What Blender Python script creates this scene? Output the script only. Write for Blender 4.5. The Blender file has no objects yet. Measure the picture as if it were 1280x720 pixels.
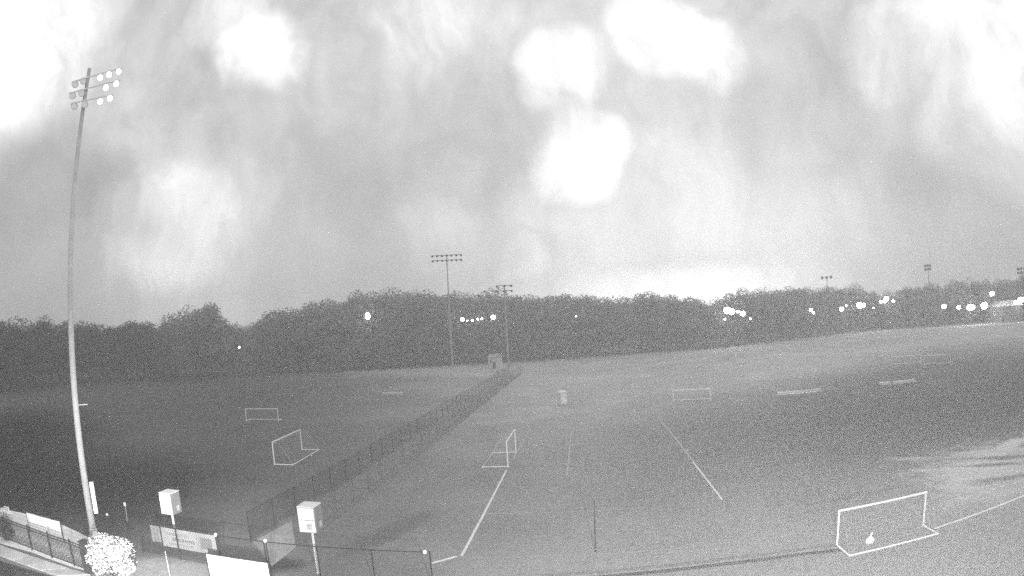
import bpy, math, random
from mathutils import Vector, Matrix
random.seed(7)
sc = bpy.context.scene
COL = sc.collection
R = math.radians

# ------------------------------------------------------------------ camera
H = 13.0                                   # height of the camera above the playing fields
F_PX, PITCH, ROLL = 726.0, R(3.5824), R(3.3167)
U = Vector((0, math.cos(PITCH), -math.sin(PITCH)))
c_, s_ = math.cos(ROLL), math.sin(ROLL)
U = Vector((c_*U.x - s_*U.y, s_*U.x + c_*U.y, U.z))
FW = Vector((0, 0, -1.0)); FW = (FW - U*FW.dot(U)).normalized()
RT = FW.cross(U)
M = Matrix((RT, FW, U))                    # camera axes -> world axes
cd = bpy.data.cameras.new('camera')
cam = bpy.data.objects.new('camera', cd); COL.objects.link(cam); sc.camera = cam
cam.matrix_world = Matrix.Translation((0, 0, H)) @ M.to_4x4()
cd.type = 'PANO'; cd.panorama_type = 'FISHEYE_LENS_POLYNOMIAL'    # wide webcam lens, equidistant
cd.sensor_width = 36.0; cd.fisheye_fov = R(180)
cd.fisheye_polynomial_k0 = 0; cd.fisheye_polynomial_k1 = -1.0/(F_PX/1280*36)
cd.fisheye_polynomial_k2 = 0; cd.fisheye_polynomial_k3 = 0; cd.fisheye_polynomial_k4 = 0
cd.clip_start = 0.1; cd.clip_end = 6000

def ray(px, py):
    x, y = px-640, 360-py
    r = math.hypot(x, y) + 1e-9
    t = r/F_PX
    return M @ Vector((math.sin(t)*x/r, math.sin(t)*y/r, -math.cos(t)))
def at(px, py, z=0.0):                     # where the sight line of a picture point meets the level z
    d = ray(px, py); k = (H-z)/-d.z
    return Vector((d.x*k, d.y*k, z))
def over(base, px, py):                    # height at which a picture point stands above a ground point
    d = ray(px, py)
    return H + d.z*math.hypot(base[0], base[1])/math.hypot(d.x, d.y)

# ------------------------------------------------------------------ world
SUN_AZ, SUN_EL = R(18), R(5)               # the last light stands behind the woods, right of centre
w = bpy.data.worlds.new('World'); sc.world = w; w.use_nodes = True
nt = w.node_tree; nt.nodes.clear()
def N(nt, typ, **kw):
    n = nt.nodes.new(typ)
    for k, v in kw.items():
        if k.startswith('i_'):
            key = k[2:]; key = int(key) if key.isdigit() else key
            n.inputs[key].default_value = v
        else: setattr(n, k, v)
    return n
def L(nt, a, b): nt.links.new(a, b)
def math_node(nt, op, a, b=None, clamp=False):
    n = nt.nodes.new('ShaderNodeMath'); n.operation = op; n.use_clamp = clamp
    for i, v in enumerate((a, b)):
        if v is None: continue
        if isinstance(v, (int, float)): n.inputs[i].default_value = v
        else: nt.links.new(v, n.inputs[i])
    return n.outputs[0]
sky = N(nt, 'ShaderNodeTexSky', sky_type='NISHITA', sun_disc=False, sun_elevation=SUN_EL, sun_rotation=SUN_AZ)
sky.dust_density = 3.0
bw = N(nt, 'ShaderNodeRGBToBW'); L(nt, sky.outputs[0], bw.inputs[0])
tc = N(nt, 'ShaderNodeTexCoord')
warp = N(nt, 'ShaderNodeTexNoise', i_Scale=5.0, i_Detail=4.0)
L(nt, tc.outputs['Generated'], warp.inputs['Vector'])
wv = N(nt, 'ShaderNodeVectorMath', operation='SUBTRACT'); L(nt, warp.outputs['Color'], wv.inputs[0]); wv.inputs[1].default_value = (.5, .5, .5)
ws = N(nt, 'ShaderNodeVectorMath', operation='SCALE'); L(nt, wv.outputs[0], ws.inputs[0]); ws.inputs['Scale'].default_value = .16
wa = N(nt, 'ShaderNodeVectorMath', operation='ADD'); L(nt, tc.outputs['Generated'], wa.inputs[0]); L(nt, ws.outputs[0], wa.inputs[1])
wn = N(nt, 'ShaderNodeVectorMath', operation='NORMALIZE'); L(nt, wa.outputs[0], wn.inputs[0])
SKY_BASE = 3.2
cl = N(nt, 'ShaderNodeTexNoise', i_Scale=2.6, i_Detail=5.0, i_Roughness=.5)
L(nt, wn.outputs[0], cl.inputs['Vector'])
acc = math_node(nt, 'MULTIPLY_ADD', cl.outputs['Fac'], 2.2); acc.node.inputs[2].default_value = SKY_BASE - 1.2
fine = N(nt, 'ShaderNodeTexNoise', i_Scale=9.0, i_Detail=6.0, i_Roughness=.55)
L(nt, wn.outputs[0], fine.inputs['Vector'])
acc = math_node(nt, 'MULTIPLY_ADD', fine.outputs['Fac'], 2.0); acc.node.inputs[2].default_value = -.5
acc = math_node(nt, 'ADD', acc, math_node(nt, 'MULTIPLY_ADD', cl.outputs['Fac'], 2.2))
acc = math_node(nt, 'ADD', acc, SKY_BASE - 1.6)
# lens-drop blobs and sky glow drawn as thin or thick cloud
SKY_BLOBS = [(0, 0, 12, 3.0), (-60, 100, 9, 1.6), (332, 70, 4.6, 2.7), (290, 5, 4.2, 1.6), (530, 35, 5.0, .9), (722, 92, 4.6, 1.7), (722, 197, 4.7, 2.9),
          (828, 48, 4.8, 1.8), (888, 70, 4.2, 1.7), (1115, 62, 5.0, .9), (1290, -10, 12, 2.6), (1245, 160, 6.5, 1.1), (205, 285, 6.5, 1.5), (190, 365, 5, .8),
          (668, 330, 2.2, .8), (558, 305, 5.0, .5), (620, 15, 9, .4), (150, 140, 4, .5), (295, 250, 4, .4),
          (40, 330, 15, -.9), (440, 310, 12, -.8), (600, 140, 9, -.5), (1210, 290, 11, -1.0), (1010, 150, 8, -.5), (420, 190, 9, -.3)]
GLOW = [(880, 374, 3.6, 4.2), (835, 376, 3.6, 3.6), (920, 372, 3.6, 3.0), (785, 378, 3.6, 2.6), (960, 368, 3.6, 1.6), (735, 378, 3.6, 1.6), (1010, 366, 4.5, 1.3), (690, 376, 5, .9)]      # last light low over the wood
def lobe(px, py, rad, amp, vec, inner):
    d = ray(px, py)
    dp = N(nt, 'ShaderNodeVectorMath', operation='DOT_PRODUCT'); L(nt, vec, dp.inputs[0]); dp.inputs[1].default_value = d
    mr = N(nt, 'ShaderNodeMapRange', interpolation_type='SMOOTHSTEP')
    mr.inputs['From Min'].default_value = math.cos(R(rad*1.15)); mr.inputs['From Max'].default_value = math.cos(R(rad*inner))
    mr.inputs['To Min'].default_value = 0; mr.inputs['To Max'].default_value = amp
    L(nt, dp.outputs['Value'], mr.inputs['Value']); return mr.outputs[0]
br = 0.0
for b_ in SKY_BLOBS: br = math_node(nt, 'ADD', br, lobe(*b_, wn.outputs[0], .45))
# thin scud and rain curtains streak everything in the sky
stm = N(nt, 'ShaderNodeMapping'); L(nt, wa.outputs[0], stm.inputs['Vector']); stm.inputs['Scale'].default_value = (9, 9, 1.6)
st = N(nt, 'ShaderNodeTexNoise', i_Scale=1.6, i_Detail=5.0, i_Roughness=.6); L(nt, stm.outputs[0], st.inputs['Vector'])
stf = math_node(nt, 'MULTIPLY_ADD', st.outputs['Fac'], 1.5); stf.node.inputs[2].default_value = .25
acc = math_node(nt, 'ADD', acc, math_node(nt, 'MULTIPLY', br, stf))
acc = math_node(nt, 'MULTIPLY', acc, math_node(nt, 'MULTIPLY_ADD', st.outputs['Fac'], .7)); acc.node.inputs[1].links[0].from_node.inputs[2].default_value = .57
for g_ in GLOW: acc = math_node(nt, 'ADD', acc, lobe(*g_, tc.outputs['Generated'], .2))
acc = math_node(nt, 'ADD', acc, math_node(nt, 'MULTIPLY', bw.outputs[0], .06))
bg = N(nt, 'ShaderNodeBackground'); bg.inputs['Strength'].default_value = .10
L(nt, acc, bg.inputs['Color'])
wo = N(nt, 'ShaderNodeOutputWorld'); L(nt, bg.outputs[0], wo.inputs['Surface'])

# ------------------------------------------------------------------ sun: dusk under cloud
sl = bpy.data.lights.new('sun', 'SUN'); sl.energy = 0.5; sl.angle = R(25); sl.color = (1, 1, 1)
so = bpy.data.objects.new('sun', sl); COL.objects.link(so)
sd = Vector((math.sin(SUN_AZ)*math.cos(SUN_EL), math.cos(SUN_AZ)*math.cos(SUN_EL), math.sin(SUN_EL)))
so.rotation_euler = (-sd).to_track_quat('-Z', 'Y').to_euler(); so.location = sd*300

sc.view_settings.view_transform = 'Standard'; sc.view_settings.look = 'None'
sc.view_settings.exposure = 0.95; sc.view_settings.gamma = 1.0
sc.cycles.use_denoising = False
sc.cycles.use_adaptive_sampling = True; sc.cycles.adaptive_threshold = 1.0; sc.cycles.adaptive_min_samples = 64
sc.cycles.max_bounces = 6; sc.cycles.volume_bounces = 1; sc.cycles.transparent_max_bounces = 24

# ------------------------------------------------------------------ materials (the camera sees near-infrared grey only)
MATS = {}
def mat(name, v, var=.12, scale=3.0, rough=.8, metal=0.0, bump=0.0, alpha=1.0, emit=0.0, detail=5.0, spec=.3):
    if name in MATS: return MATS[name]
    m = bpy.data.materials.new(name); m.use_nodes = True; t = m.node_tree
    b = t.nodes['Principled BSDF']
    g = N(t, 'ShaderNodeNewGeometry')
    n = N(t, 'ShaderNodeTexNoise', i_Scale=scale, i_Detail=detail, i_Roughness=.6); L(t, g.outputs['Position'], n.inputs['Vector'])
    mr = N(t, 'ShaderNodeMapRange'); mr.inputs['From Min'].default_value = .3; mr.inputs['From Max'].default_value = .7
    mr.inputs['To Min'].default_value = v*(1-var); mr.inputs['To Max'].default_value = v*(1+var)
    L(t, n.outputs['Fac'], mr.inputs['Value']); L(t, mr.outputs[0], b.inputs['Base Color'])
    b.inputs['Roughness'].default_value = rough; b.inputs['Metallic'].default_value = metal; b.inputs['Specular IOR Level'].default_value = spec
    b.inputs['Alpha'].default_value = alpha
    if bump:
        bp = N(t, 'ShaderNodeBump', i_Strength=bump, i_Distance=.05); L(t, n.outputs['Fac'], bp.inputs['Height']); L(t, bp.outputs[0], b.inputs['Normal'])
    if emit:
        b.inputs['Emission Color'].default_value = (1, 1, 1, 1); b.inputs['Emission Strength'].default_value = emit
    MATS[name] = m
    return m
white_paint = mat('white_paint', .80, .06, 2.0, .45)
white_vinyl = mat('white_vinyl', .82, .05, 1.5, .5)
grey_steel = mat('galvanised_steel', .42, .15, 6.0, .5, .3)
pale_steel = mat('pale_pole_steel', .56, .12, 1.2, .5, .0)
black_iron = mat('black_iron', .03, .2, 8.0, .5)
dark_post = mat('dark_post', .05, .2, 6.0, .7)
fence_mid = mat('weathered_fence_post', .14, .2, 6.0, .7)
fence_grey = mat('dull_fence_paint', .045, .2, 6.0, .7)
net_cord = mat('net_cord', .5, .1, 5.0, .9)
concrete = mat('concrete', .55, .14, 1.3, .9, bump=.2)
gravel = mat('pale_gravel', .78, .2, 5.0, .95, bump=.4)
asphalt = mat('asphalt', .03, .3, 1.5, .85, bump=.2)
line_paint = mat('line_paint', .75, .25, 4.0, .9)
faded_paint = mat('faded_line_paint', .42, .25, 3.0, .9)
bark = mat('bark', .10, .3, 4.0, .9, bump=.3)
screen_dark = mat('dark_windscreen', .04, .25, 3.0, .9, alpha=.25)
screen_thin = mat('thin_windscreen', .06, .25, 3.0, .9, alpha=.12)
aluminium = mat('aluminium', .70, .08, 3.0, .4, .2)
lamp_lit = mat('lamp_glow', .8, .02, 2.0, .4, emit=10.0)
lens_pale = mat('lamp_lens', .8, .05, 4.0, .25, emit=1.1)
lens_dim = mat('lamp_lens_dim', .55, .05, 4.0, .25, emit=.12)
roof_grey = mat('grey_roof', .30, .2, 2.0, .8)
shed_paint = mat('pale_shed_paint', .55, .1, 2.0, .7)
bush_leaf = mat('pale_leaf', .62, .3, 3.0, .8)
dark_leaf = mat('dark_leaf', .08, .4, 3.0, .9)
wood_leaf = mat('wood_leaf', .21, .45, .35, .9)
wood_leaf_pale = mat('wood_leaf_pale', .25, .4, .35, .9)
kerb_con = mat('kerb_concrete', .24, .15, 2.0, .9)

def ground_mat():
    m = bpy.data.materials.new('grass_ground'); m.use_nodes = True; t = m.node_tree; b = t.nodes['Principled BSDF']
    g = N(t, 'ShaderNodeNewGeometry'); P = g.outputs['Position']
    def noise(scale, detail=4.0, rough=.6, vec=P):
        n = N(t, 'ShaderNodeTexNoise', i_Scale=scale, i_Detail=detail, i_Roughness=rough); L(t, vec, n.inputs['Vector']); return n.outputs['Fac']
    big, mid, fin = noise(.022, 3), noise(.16, 5), noise(2.2, 6, .7)
    v = math_node(t, 'MULTIPLY', math_node(t, 'ADD', math_node(t, 'MULTIPLY', big, .9), .55), .43)
    v = math_node(t, 'MULTIPLY', v, math_node(t, 'ADD', math_node(t, 'MULTIPLY', mid, .7), .65))
    v = math_node(t, 'MULTIPLY', v, math_node(t, 'ADD', math_node(t, 'MULTIPLY', fin, .6), .70))
    def patch(cx, cy, rx, ry, target, v, rot=0.0, wob=.9, wscale=.12, soft=.5):
        # a patch of other ground cover, or of painted light or shade, ragged edge
        mp = N(t, 'ShaderNodeMapping', vector_type='TEXTURE'); L(t, P, mp.inputs['Vector'])
        mp.inputs['Location'].default_value = (cx, cy, 0); mp.inputs['Rotation'].default_value = (0, 0, rot); mp.inputs['Scale'].default_value = (rx, ry, 1e3)
        ln = N(t, 'ShaderNodeVectorMath', operation='LENGTH'); L(t, mp.outputs[0], ln.inputs[0])
        d = math_node(t, 'ADD', ln.outputs['Value'], math_node(t, 'MULTIPLY', math_node(t, 'SUBTRACT', noise(wscale, 5), .5), wob))
        mr = N(t, 'ShaderNodeMapRange', interpolation_type='SMOOTHSTEP'); L(t, d, mr.inputs['Value'])
        mr.inputs['From Min'].default_value = 1-soft; mr.inputs['From Max'].default_value = 1+soft
        mr.inputs['To Min'].default_value = 1; mr.inputs['To Max'].default_value = 0
        mx = N(t, 'ShaderNodeMix', data_type='FLOAT'); L(t, mr.outputs[0], mx.inputs[0]); L(t, v, mx.inputs[2])
        tv = math_node(t, 'MULTIPLY', math_node(t, 'ADD', math_node(t, 'MULTIPLY', fin, .8), .6), target); L(t, tv, mx.inputs[3])
        return mx.outputs[0]
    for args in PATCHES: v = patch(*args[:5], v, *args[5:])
    L(t, v, b.inputs['Base Color'])
    b.inputs['Roughness'].default_value = .95; b.inputs['Specular IOR Level'].default_value = .1
    bp = N(t, 'ShaderNodeBump', i_Strength=.5, i_Distance=.08); L(t, fin, bp.inputs['Height']); L(t, bp.outputs[0], b.inputs['Normal'])
    return m
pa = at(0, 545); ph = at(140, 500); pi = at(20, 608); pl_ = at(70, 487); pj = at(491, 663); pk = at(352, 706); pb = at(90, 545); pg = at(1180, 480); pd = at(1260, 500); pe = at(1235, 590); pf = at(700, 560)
PATCHES = [(pl_.x, pl_.y, 95, 60, .07, .8, .6, .03, .5), (pb.x, pb.y, 52, 60, .11, .25, .7, .03, .6), (ph.x, ph.y, 70, 42, .09, .5, .7, .03, .6), (pi.x, pi.y, 20, 17, .012, .3, .7, .06, .7),               # light falloff over the left field, painted into the turf
           (pg.x, pg.y, 60, 26, .14, .45, .7, .03, .7),  # light falloff painted on the right field
           (pj.x, pj.y, 1.1, 4.2, .17, -.45, .7, .3, .5), (pk.x, pk.y, 1.5, 1.0, .10, 0, .9, .5, .5),      # shadow blob and dark spot painted by the fences
           (pa.x, pa.y, 15, 34, .008, .75, .7, .06, .6),                 # deepest falloff at the left edge, painted on the ground
           (pd.x+10, pd.y+4, 30, 16, .10, .3, .8, .06, .6),              # falloff at the right edge, painted darker
           (pe.x, pe.y, 4.2, 6.5, .52, -.9, 2.6, .45, .7),              # lamplit ground beside the goal, painted paler
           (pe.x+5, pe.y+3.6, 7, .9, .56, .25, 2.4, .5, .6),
           (-20.5, 26.2, 3.4, 2.2, .42, .2, .8, .4, .5),               # dry ground under the pale bush
           (10, 20.5, 30, 7.5, .30, -.03, .5, .2, .25)]
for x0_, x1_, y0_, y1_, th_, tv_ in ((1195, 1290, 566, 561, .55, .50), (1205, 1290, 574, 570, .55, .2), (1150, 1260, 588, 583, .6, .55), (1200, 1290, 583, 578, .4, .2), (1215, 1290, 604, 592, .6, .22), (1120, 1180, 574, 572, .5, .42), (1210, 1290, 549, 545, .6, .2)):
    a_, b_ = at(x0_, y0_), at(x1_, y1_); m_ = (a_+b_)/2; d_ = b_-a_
    PATCHES.append((m_.x, m_.y, d_.length/2, th_, tv_, math.atan2(d_.y, d_.x), 2.2, .35, .7))                 # lit and branch-shadow streaks painted across the turf

# ------------------------------------------------------------------ mesh helper
class MB:
    def __init__(s): s.v = []; s.f = []
    def add(s, vs, fs):
        o = len(s.v); s.v += [tuple(p) for p in vs]; s.f += [tuple(i+o for i in f) for f in fs]; return s
    def tube(s, a, b, r0, r1=None, n=8, cap=True):
        a, b = Vector(a), Vector(b); r1 = r0 if r1 is None else r1
        d = (b-a).normalized(); x = d.orthogonal().normalized(); y = d.cross(x)
        vs = []
        for p, r in ((a, r0), (b, r1)):
            for k in range(n):
                t = 2*math.pi*k/n; vs.append(p + (x*math.cos(t)+y*math.sin(t))*r)
        fs = [(k, (k+1) % n, n+(k+1) % n, n+k) for k in range(n)]
        if cap: fs += [tuple(range(n-1, -1, -1)), tuple(range(n, 2*n))]
        return s.add(vs, fs)
    def path(s, pts, r, n=8):
        for a, b in zip(pts, pts[1:]): s.tube(a, b, r, n=n)
        return s
    def box(s, c, dims, x=Vector((1, 0, 0)), z=Vector((0, 0, 1))):
        x = Vector(x).normalized(); z = Vector(z).normalized(); y = z.cross(x); c = Vector(c)
        vs = [c + x*(i*dims[0]/2) + y*(j*dims[1]/2) + z*(k*dims[2]/2) for i in (-1, 1) for j in (-1, 1) for k in (-1, 1)]
        return s.add(vs, [(0, 1, 3, 2), (4, 6, 7, 5), (0, 4, 5, 1), (2, 3, 7, 6), (0, 2, 6, 4), (1, 5, 7, 3)])
    def bar(s, a, b, wd, dp, up=Vector((0, 0, 1))):       # box along a..b
        a, b = Vector(a), Vector(b); d = (b-a); l = d.length; x = d.normalized()
        zz = Vector(up) - x*Vector(up).dot(x); zz.normalize()
        return s.box((a+b)/2, (l, wd, dp), x, zz)
    def poly(s, pts): return s.add(pts, [tuple(range(len(pts)))])
    def sphere(s, c, r, sx=1, sy=1, sz=1, n=10, m=7):
        vs = []; fs = []
        for i in range(m+1):
            ph = math.pi*i/m
            for k in range(n):
                t = 2*math.pi*k/n; vs.append((c[0]+r*sx*math.sin(ph)*math.cos(t), c[1]+r*sy*math.sin(ph)*math.sin(t), c[2]+r*sz*math.cos(ph)))
        for i in range(m):
            for k in range(n): fs.append((i*n+k, i*n+(k+1) % n, (i+1)*n+(k+1) % n, (i+1)*n+k))
        return s.add(vs, fs)
    def lathe(s, prof, c=(0, 0, 0), n=14, axis=Vector((0, 0, 1))):
        z = Vector(axis).normalized(); x = z.orthogonal().normalized(); y = z.cross(x); c = Vector(c); vs = []; fs = []
        for r, h in prof:
            for k in range(n):
                t = 2*math.pi*k/n; vs.append(c + z*h + (x*math.cos(t)+y*math.sin(t))*r)
        for i in range(len(prof)-1):
            for k in range(n): fs.append((i*n+k, i*n+(k+1) % n, (i+1)*n+(k+1) % n, (i+1)*n+k))
        return s.add(vs, fs)
    def mesh(s, name, m, org=Vector((0, 0, 0)), smooth=False):
        me = bpy.data.meshes.new(name); me.from_pydata([(p[0]-org[0], p[1]-org[1], p[2]-org[2]) for p in s.v], [], s.f)
        me.materials.append(m)
        if smooth: me.polygons.foreach_set('use_smooth', [True]*len(me.polygons))
        me.update(); return me
    def build(s, name, m, parent=None, kind=None, smooth=False):
        org = root_loc(parent) if parent else Vector((0, 0, 0))
        o = bpy.data.objects.new(name, s.mesh(name, m, org, smooth)); COL.objects.link(o)
        if parent: o.parent = parent
        if kind: o['kind'] = kind
        return o
def root_loc(o):
    while o.parent: o = o.parent
    return Vector(o.location)
def thing(name, label, cat, loc=(0, 0, 0), group=None):
    o = bpy.data.objects.new(name, None); COL.objects.link(o); o.location = loc; o.empty_display_size = .3
    o['label'] = label; o['category'] = cat
    if group: o['group'] = group
    return o
def inst(name, me, parent, loc=(0, 0, 0), rotz=0.0, scale=None):
    o = bpy.data.objects.new(name, me); COL.objects.link(o); o.parent = parent; o.location = loc; o.rotation_euler = (0, 0, rotz)
    if scale: o.scale = scale
    return o
def struct(o): o['kind'] = 'structure'; return o

# ------------------------------------------------------------------ the ground
g = MB(); S = 430
g.poly([(-S, -60, 0), (S, -60, 0), (S, S, 0), (-S, S, 0)])
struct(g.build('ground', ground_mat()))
# rising woodland floor behind the fields
hill = MB(); nx, ny = 60, 14; vs = []
for j in range(ny+1):
    for i in range(nx+1):
        a = R(-75 + 150*i/nx); rr = 215 + 30*j
        e = max(0, min(1, (j-1)/7)); e = e*e*(3-2*e)
        hh = e*(9 + 3*math.sin(a*3+1) + 1.5*math.sin(a*9)) + (0.02 if j else -.3)
        rr += 25*math.cos(a*1.4)*0 + (20 if a > 0 else -10*a)
        vs.append((rr*math.sin(a), rr*math.cos(a), hh))
hill.add(vs, [(j*(nx+1)+i, j*(nx+1)+i+1, (j+1)*(nx+1)+i+1, (j+1)*(nx+1)+i) for j in range(ny) for i in range(nx)])
struct(hill.build('hill', mat('woodland_floor', .07, .4, .1, .95)))
# pale unmown verge along the wood
VB = [(-80, 500), (100, 481), (300, 471), (450, 464), (600, 455), (740, 448), (900, 436), (1000, 424), (1100, 413), (1200, 407), (1280, 401), (1360, 396)]
def along(poly, px):
    for (x0, y0), (x1, y1) in zip(poly, poly[1:]):
        if x0 <= px <= x1: return y0 + (y1-y0)*(px-x0)/(x1-x0)
    return poly[-1][1]
v = MB(); pts = []
for px in range(430, 1361, 30):
    a = at(px, along(VB, px)); k = a.normalized()
    pts.append((a + k*10, a - k*(52 if px > 560 else 40)*min(1, (px-400)/200)))
for (a, b), (c, d) in zip(pts, pts[1:]): v.poly([(a.x, a.y, .012), (b.x, b.y, .012), (d.x, d.y, .012), (c.x, c.y, .012)])
struct(v.build('grass_verge', mat('dry_grass', .40, .22, .12, .95)))
# path between the two long fences
FA, FB = at(371, 679), at(652, 465)                # right fence
fd = (FB-FA).normalized(); fn = Vector((-fd.y, fd.x, 0))
LA = at(314, 677); LB = LA + fd*(FB-FA).length*.99     # left fence
p = MB(); s0, s1 = FA - fd*3.5 + fn*.25, LA - fd*.5 - fn*.25
p.poly([(*s0.xy, .006), (*(FB+fn*.25).xy, .006), (*(LB-fn*.25).xy, .006), (*s1.xy, .006)])
struct(p.build('path', mat('path_dirt', .24, .2, 1.2, .95)))
pp = MB(); pp.poly([(*at(*q_).xy, .010) for q_ in ((316, 677), (364, 651.5), (370, 684), (340, 708))])
struct(pp.build('gravel_patch', mat('path_gravel', .42, .15, 1.5, .95)))
# painted lines
def line(pts, wd, m=line_paint, z=.008, rag=0.0):
    mb = MB()
    q = [at(*t) if not isinstance(t, Vector) else t for t in pts]
    for a, b in zip(q, q[1:]):
        d = (b-a).normalized(); n = Vector((-d.y, d.x, 0))*wd/2
        mb.poly([(*(a-n).xy, z), (*(b-n).xy, z), (*(b+n).xy, z), (*(a+n).xy, z)])
    return struct(mb.build('field_line', m))
line([(577, 695), (633, 588)], .17)
line([(640, 576), (661, 539)], .12, faded_paint, .0085)
line([(538.5, 704.5), (571, 695.5)], .22, line_paint, .009)
line([(610, 642), (842, 632), (893, 625.5)], .10, faded_paint, .010)
line([(585, 697), (780, 691), (900, 680), (1000, 667)], .09, faded_paint, .011)
line([(903, 625), (866, 577)], .15, line_paint, .012)
line([(866, 576.5), (838, 540), (822, 522)], .19, faded_paint, .0125)
line([(714, 540), (709, 595)], .17, faded_paint, .013)
line([(1168, 661), (1186, 655), (1235, 637.5), (1284, 618)], .20, line_paint, .014)
line([(1165, 629), (1230, 611), (1284, 596)], .11, faded_paint, .015)
line([(1060, 682), (1168, 661.5)], .10, faded_paint, .016)
# low kerb strip on the near edge of the field
k = MB()
kp = [at(680, 722), at(800, 713), at(900, 702), at(1000, 689.5), at(1046, 684.5)]
for a, b in zip(kp, kp[1:]): k.bar((a.x, a.y, .045), (b.x, b.y, .045), .32, .11)
struct(k.build('kerb', kerb_con))

# strip of uncut grass along the near side of the kerb
ug = MB()
for a, b in zip(kp, kp[1:]): ug.poly([(a.x, a.y-.2, .02), (b.x, b.y-.2, .02), (b.x, b.y-.55, .02), (a.x, a.y-.55, .02)])
struct(ug.build('long_grass', mat('uncut_grass', .12, .4, 3, .95)))
# ------------------------------------------------------------------ bottom-left corner: pavement, gravel strip, asphalt
ed0, ed1 = at(-40, 667), at(114, 720); nd0, nd1 = at(-40, 680), at(72, 721)
wk = MB(); wk.poly([(*ed0.xy, .02), (*ed1.xy, .02), (*nd1.xy, .02), (*nd0.xy, .02)])
walk = struct(wk.build('pavement', mat('joint_sand', .12, .2, 3, .95)))
ns = 7
for i in range(ns):
    a0, a1 = i/ns+.004, (i+1)/ns-.004
    e0, e1 = ed0.lerp(ed1, a0), ed0.lerp(ed1, a1); n0, n1 = nd0.lerp(nd1, a0), nd0.lerp(nd1, a1)
    zt = .10 + random.uniform(-.008, .008)
    sb = MB(); top = [(*q.xy, zt) for q in (e0, e1, n1, n0)]; bot = [(*q.xy, .024) for q in (e0, e1, n1, n0)]
    sb.add(top+bot, [(0, 3, 2, 1), (0, 1, 5, 4), (1, 2, 6, 5), (2, 3, 7, 6), (3, 0, 4, 7)])
    sb.build('paving_slab', concrete if i % 2 else mat('concrete_worn', .45, .15, 1.5, .9), walk)
a = MB(); q = [at(-60, 681), at(71, 722), at(60, 800), at(-200, 800)]
a.poly([(*t.xy, .016) for t in q]); struct(a.build('road', asphalt))
gv = MB(); q = [at(-40, 626), at(30, 642), at(80, 657), at(128, 680), at(119, 716), at(93, 710), at(40, 691), at(-40, 667)]
gv.poly([(*t.xy, .018) for t in q]); struct(gv.build('gravel_strip', gravel))

# ------------------------------------------------------------------ black iron fence
def rail_fence():
    P = [at(-32, 636+2), at(10, 678-2.0), at(40.4, 687.8), at(65.6, 697.8), at(93.3, 707.8), at(113, 716)]
    P[0] = P[1] + (P[1]-P[2])*1.6
    h = 1.62
    r = thing('iron_fence', 'black iron railing fence along the concrete pavement, bottom left corner', 'fence', P[2])
    for q in P[:-1]:
        MB().box((q.x, q.y, h/2+.06), (.07, .07, h+.12)).build('fence_post', black_iron, r)
    proto = None
    for a, b in zip(P, P[1:]):
        for z in (.14, h-.22, h-.04):
            MB().bar((a.x, a.y, z), (b.x, b.y, z), .035, .045).build('rail', black_iron, r)
        n = int((b-a).length/.155)
        for i in range(1, n):
            q = a.lerp(b, i/n)
            if proto is None:
                proto = MB().box((0, 0, h/2), (.034, .034, h-.1)).mesh('picket', black_iron)
            inst('picket', proto, r, (q.x-P[2].x, q.y-P[2].y, .05), 0)
    e = P[-1]
    t = thing('gate_pier', 'broad dark pier at the right end of the black iron fence', 'pier', (e.x, e.y, 0))
    MB().box((e.x, e.y, .95), (.46, .46, 1.9)).build('shaft', dark_post, t)
    MB().box((e.x, e.y, 1.935), (.56, .56, .07)).build('cap', dark_post, t)
rail_fence()

# ------------------------------------------------------------------ foliage
def leaf_clump(mb, c, rad, n, size, rnd, flat=1.0, shell=.35):
    for _ in range(n):
        while True:
            d = Vector((rnd.uniform(-1, 1), rnd.uniform(-1, 1), rnd.uniform(-1, 1)))
            if .05 < d.length <= 1: break
        rr = d.normalized()*(shell + (1-shell)*rnd.random()**.5)
        q = Vector((c[0]+rr.x*rad[0], c[1]+rr.y*rad[1], c[2]+rr.z*rad[2]))
        a = Vector((rnd.gauss(0, 1), rnd.gauss(0, 1), rnd.gauss(0, 1))).normalized(); b = a.orthogonal().normalized()
        if rnd.random() < .5: b = a.cross(b)
        s = size*rnd.uniform(.6, 1.3)
        mb.add([q-a*s, q+b*s*.5, q+a*s, q-b*s*.5], [(0, 1, 2, 3)])
def crown_variant(seed, slim):
    rnd = random.Random(seed); mb = MB(); tk = MB()
    ht = 1.0
    tk.tube((0, 0, -.02), (0.01, 0, .3), .022, .017, 7, False); tk.tube((.01, 0, .3), (.0, .01, .8), .017, .005, 6, False)
    nb = rnd.randint(9, 13)
    for i in range(nb):
        z = .24 + .70*(i+.5)/nb
        wide = slim*(.34*math.sin(math.pi*min(1, (z-.02)/1.08))**.7 + .03)
        an = rnd.uniform(0, 6.28); rr = wide*rnd.uniform(.35, .85)
        c = (rr*math.cos(an), rr*math.sin(an), z + rnd.uniform(-.03, .03))
        tk.tube((0, 0, max(.16, z-.18)), c, .008, .003, 5, False)
        rd = rnd.uniform(.10, .17)*(1.15 if slim > .9 else .9)
        leaf_clump(mb, c, (rd*1.15, rd*1.15, rd*.85), 150, .019, rnd)
    leaf_clump(mb, (0, 0, .6), (.20*slim, .20*slim, .34), 330, .022, rnd)
    leaf_clump(mb, (0, 0, .18), (.22*slim, .22*slim, .16), 120, .022, rnd)
    return mb, tk
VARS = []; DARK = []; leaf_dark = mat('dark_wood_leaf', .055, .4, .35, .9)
for i in range(8):
    mb, tk = crown_variant(50+i, (.8, 1.0, 1.15, .9, 1.25, .7, 1.05, .95)[i])
    VARS.append((mb, mb.mesh('crown', wood_leaf if i % 3 else wood_leaf_pale), tk.mesh('trunk', bark)))
    DARK.append(mb.mesh('crown', leaf_dark))
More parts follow.
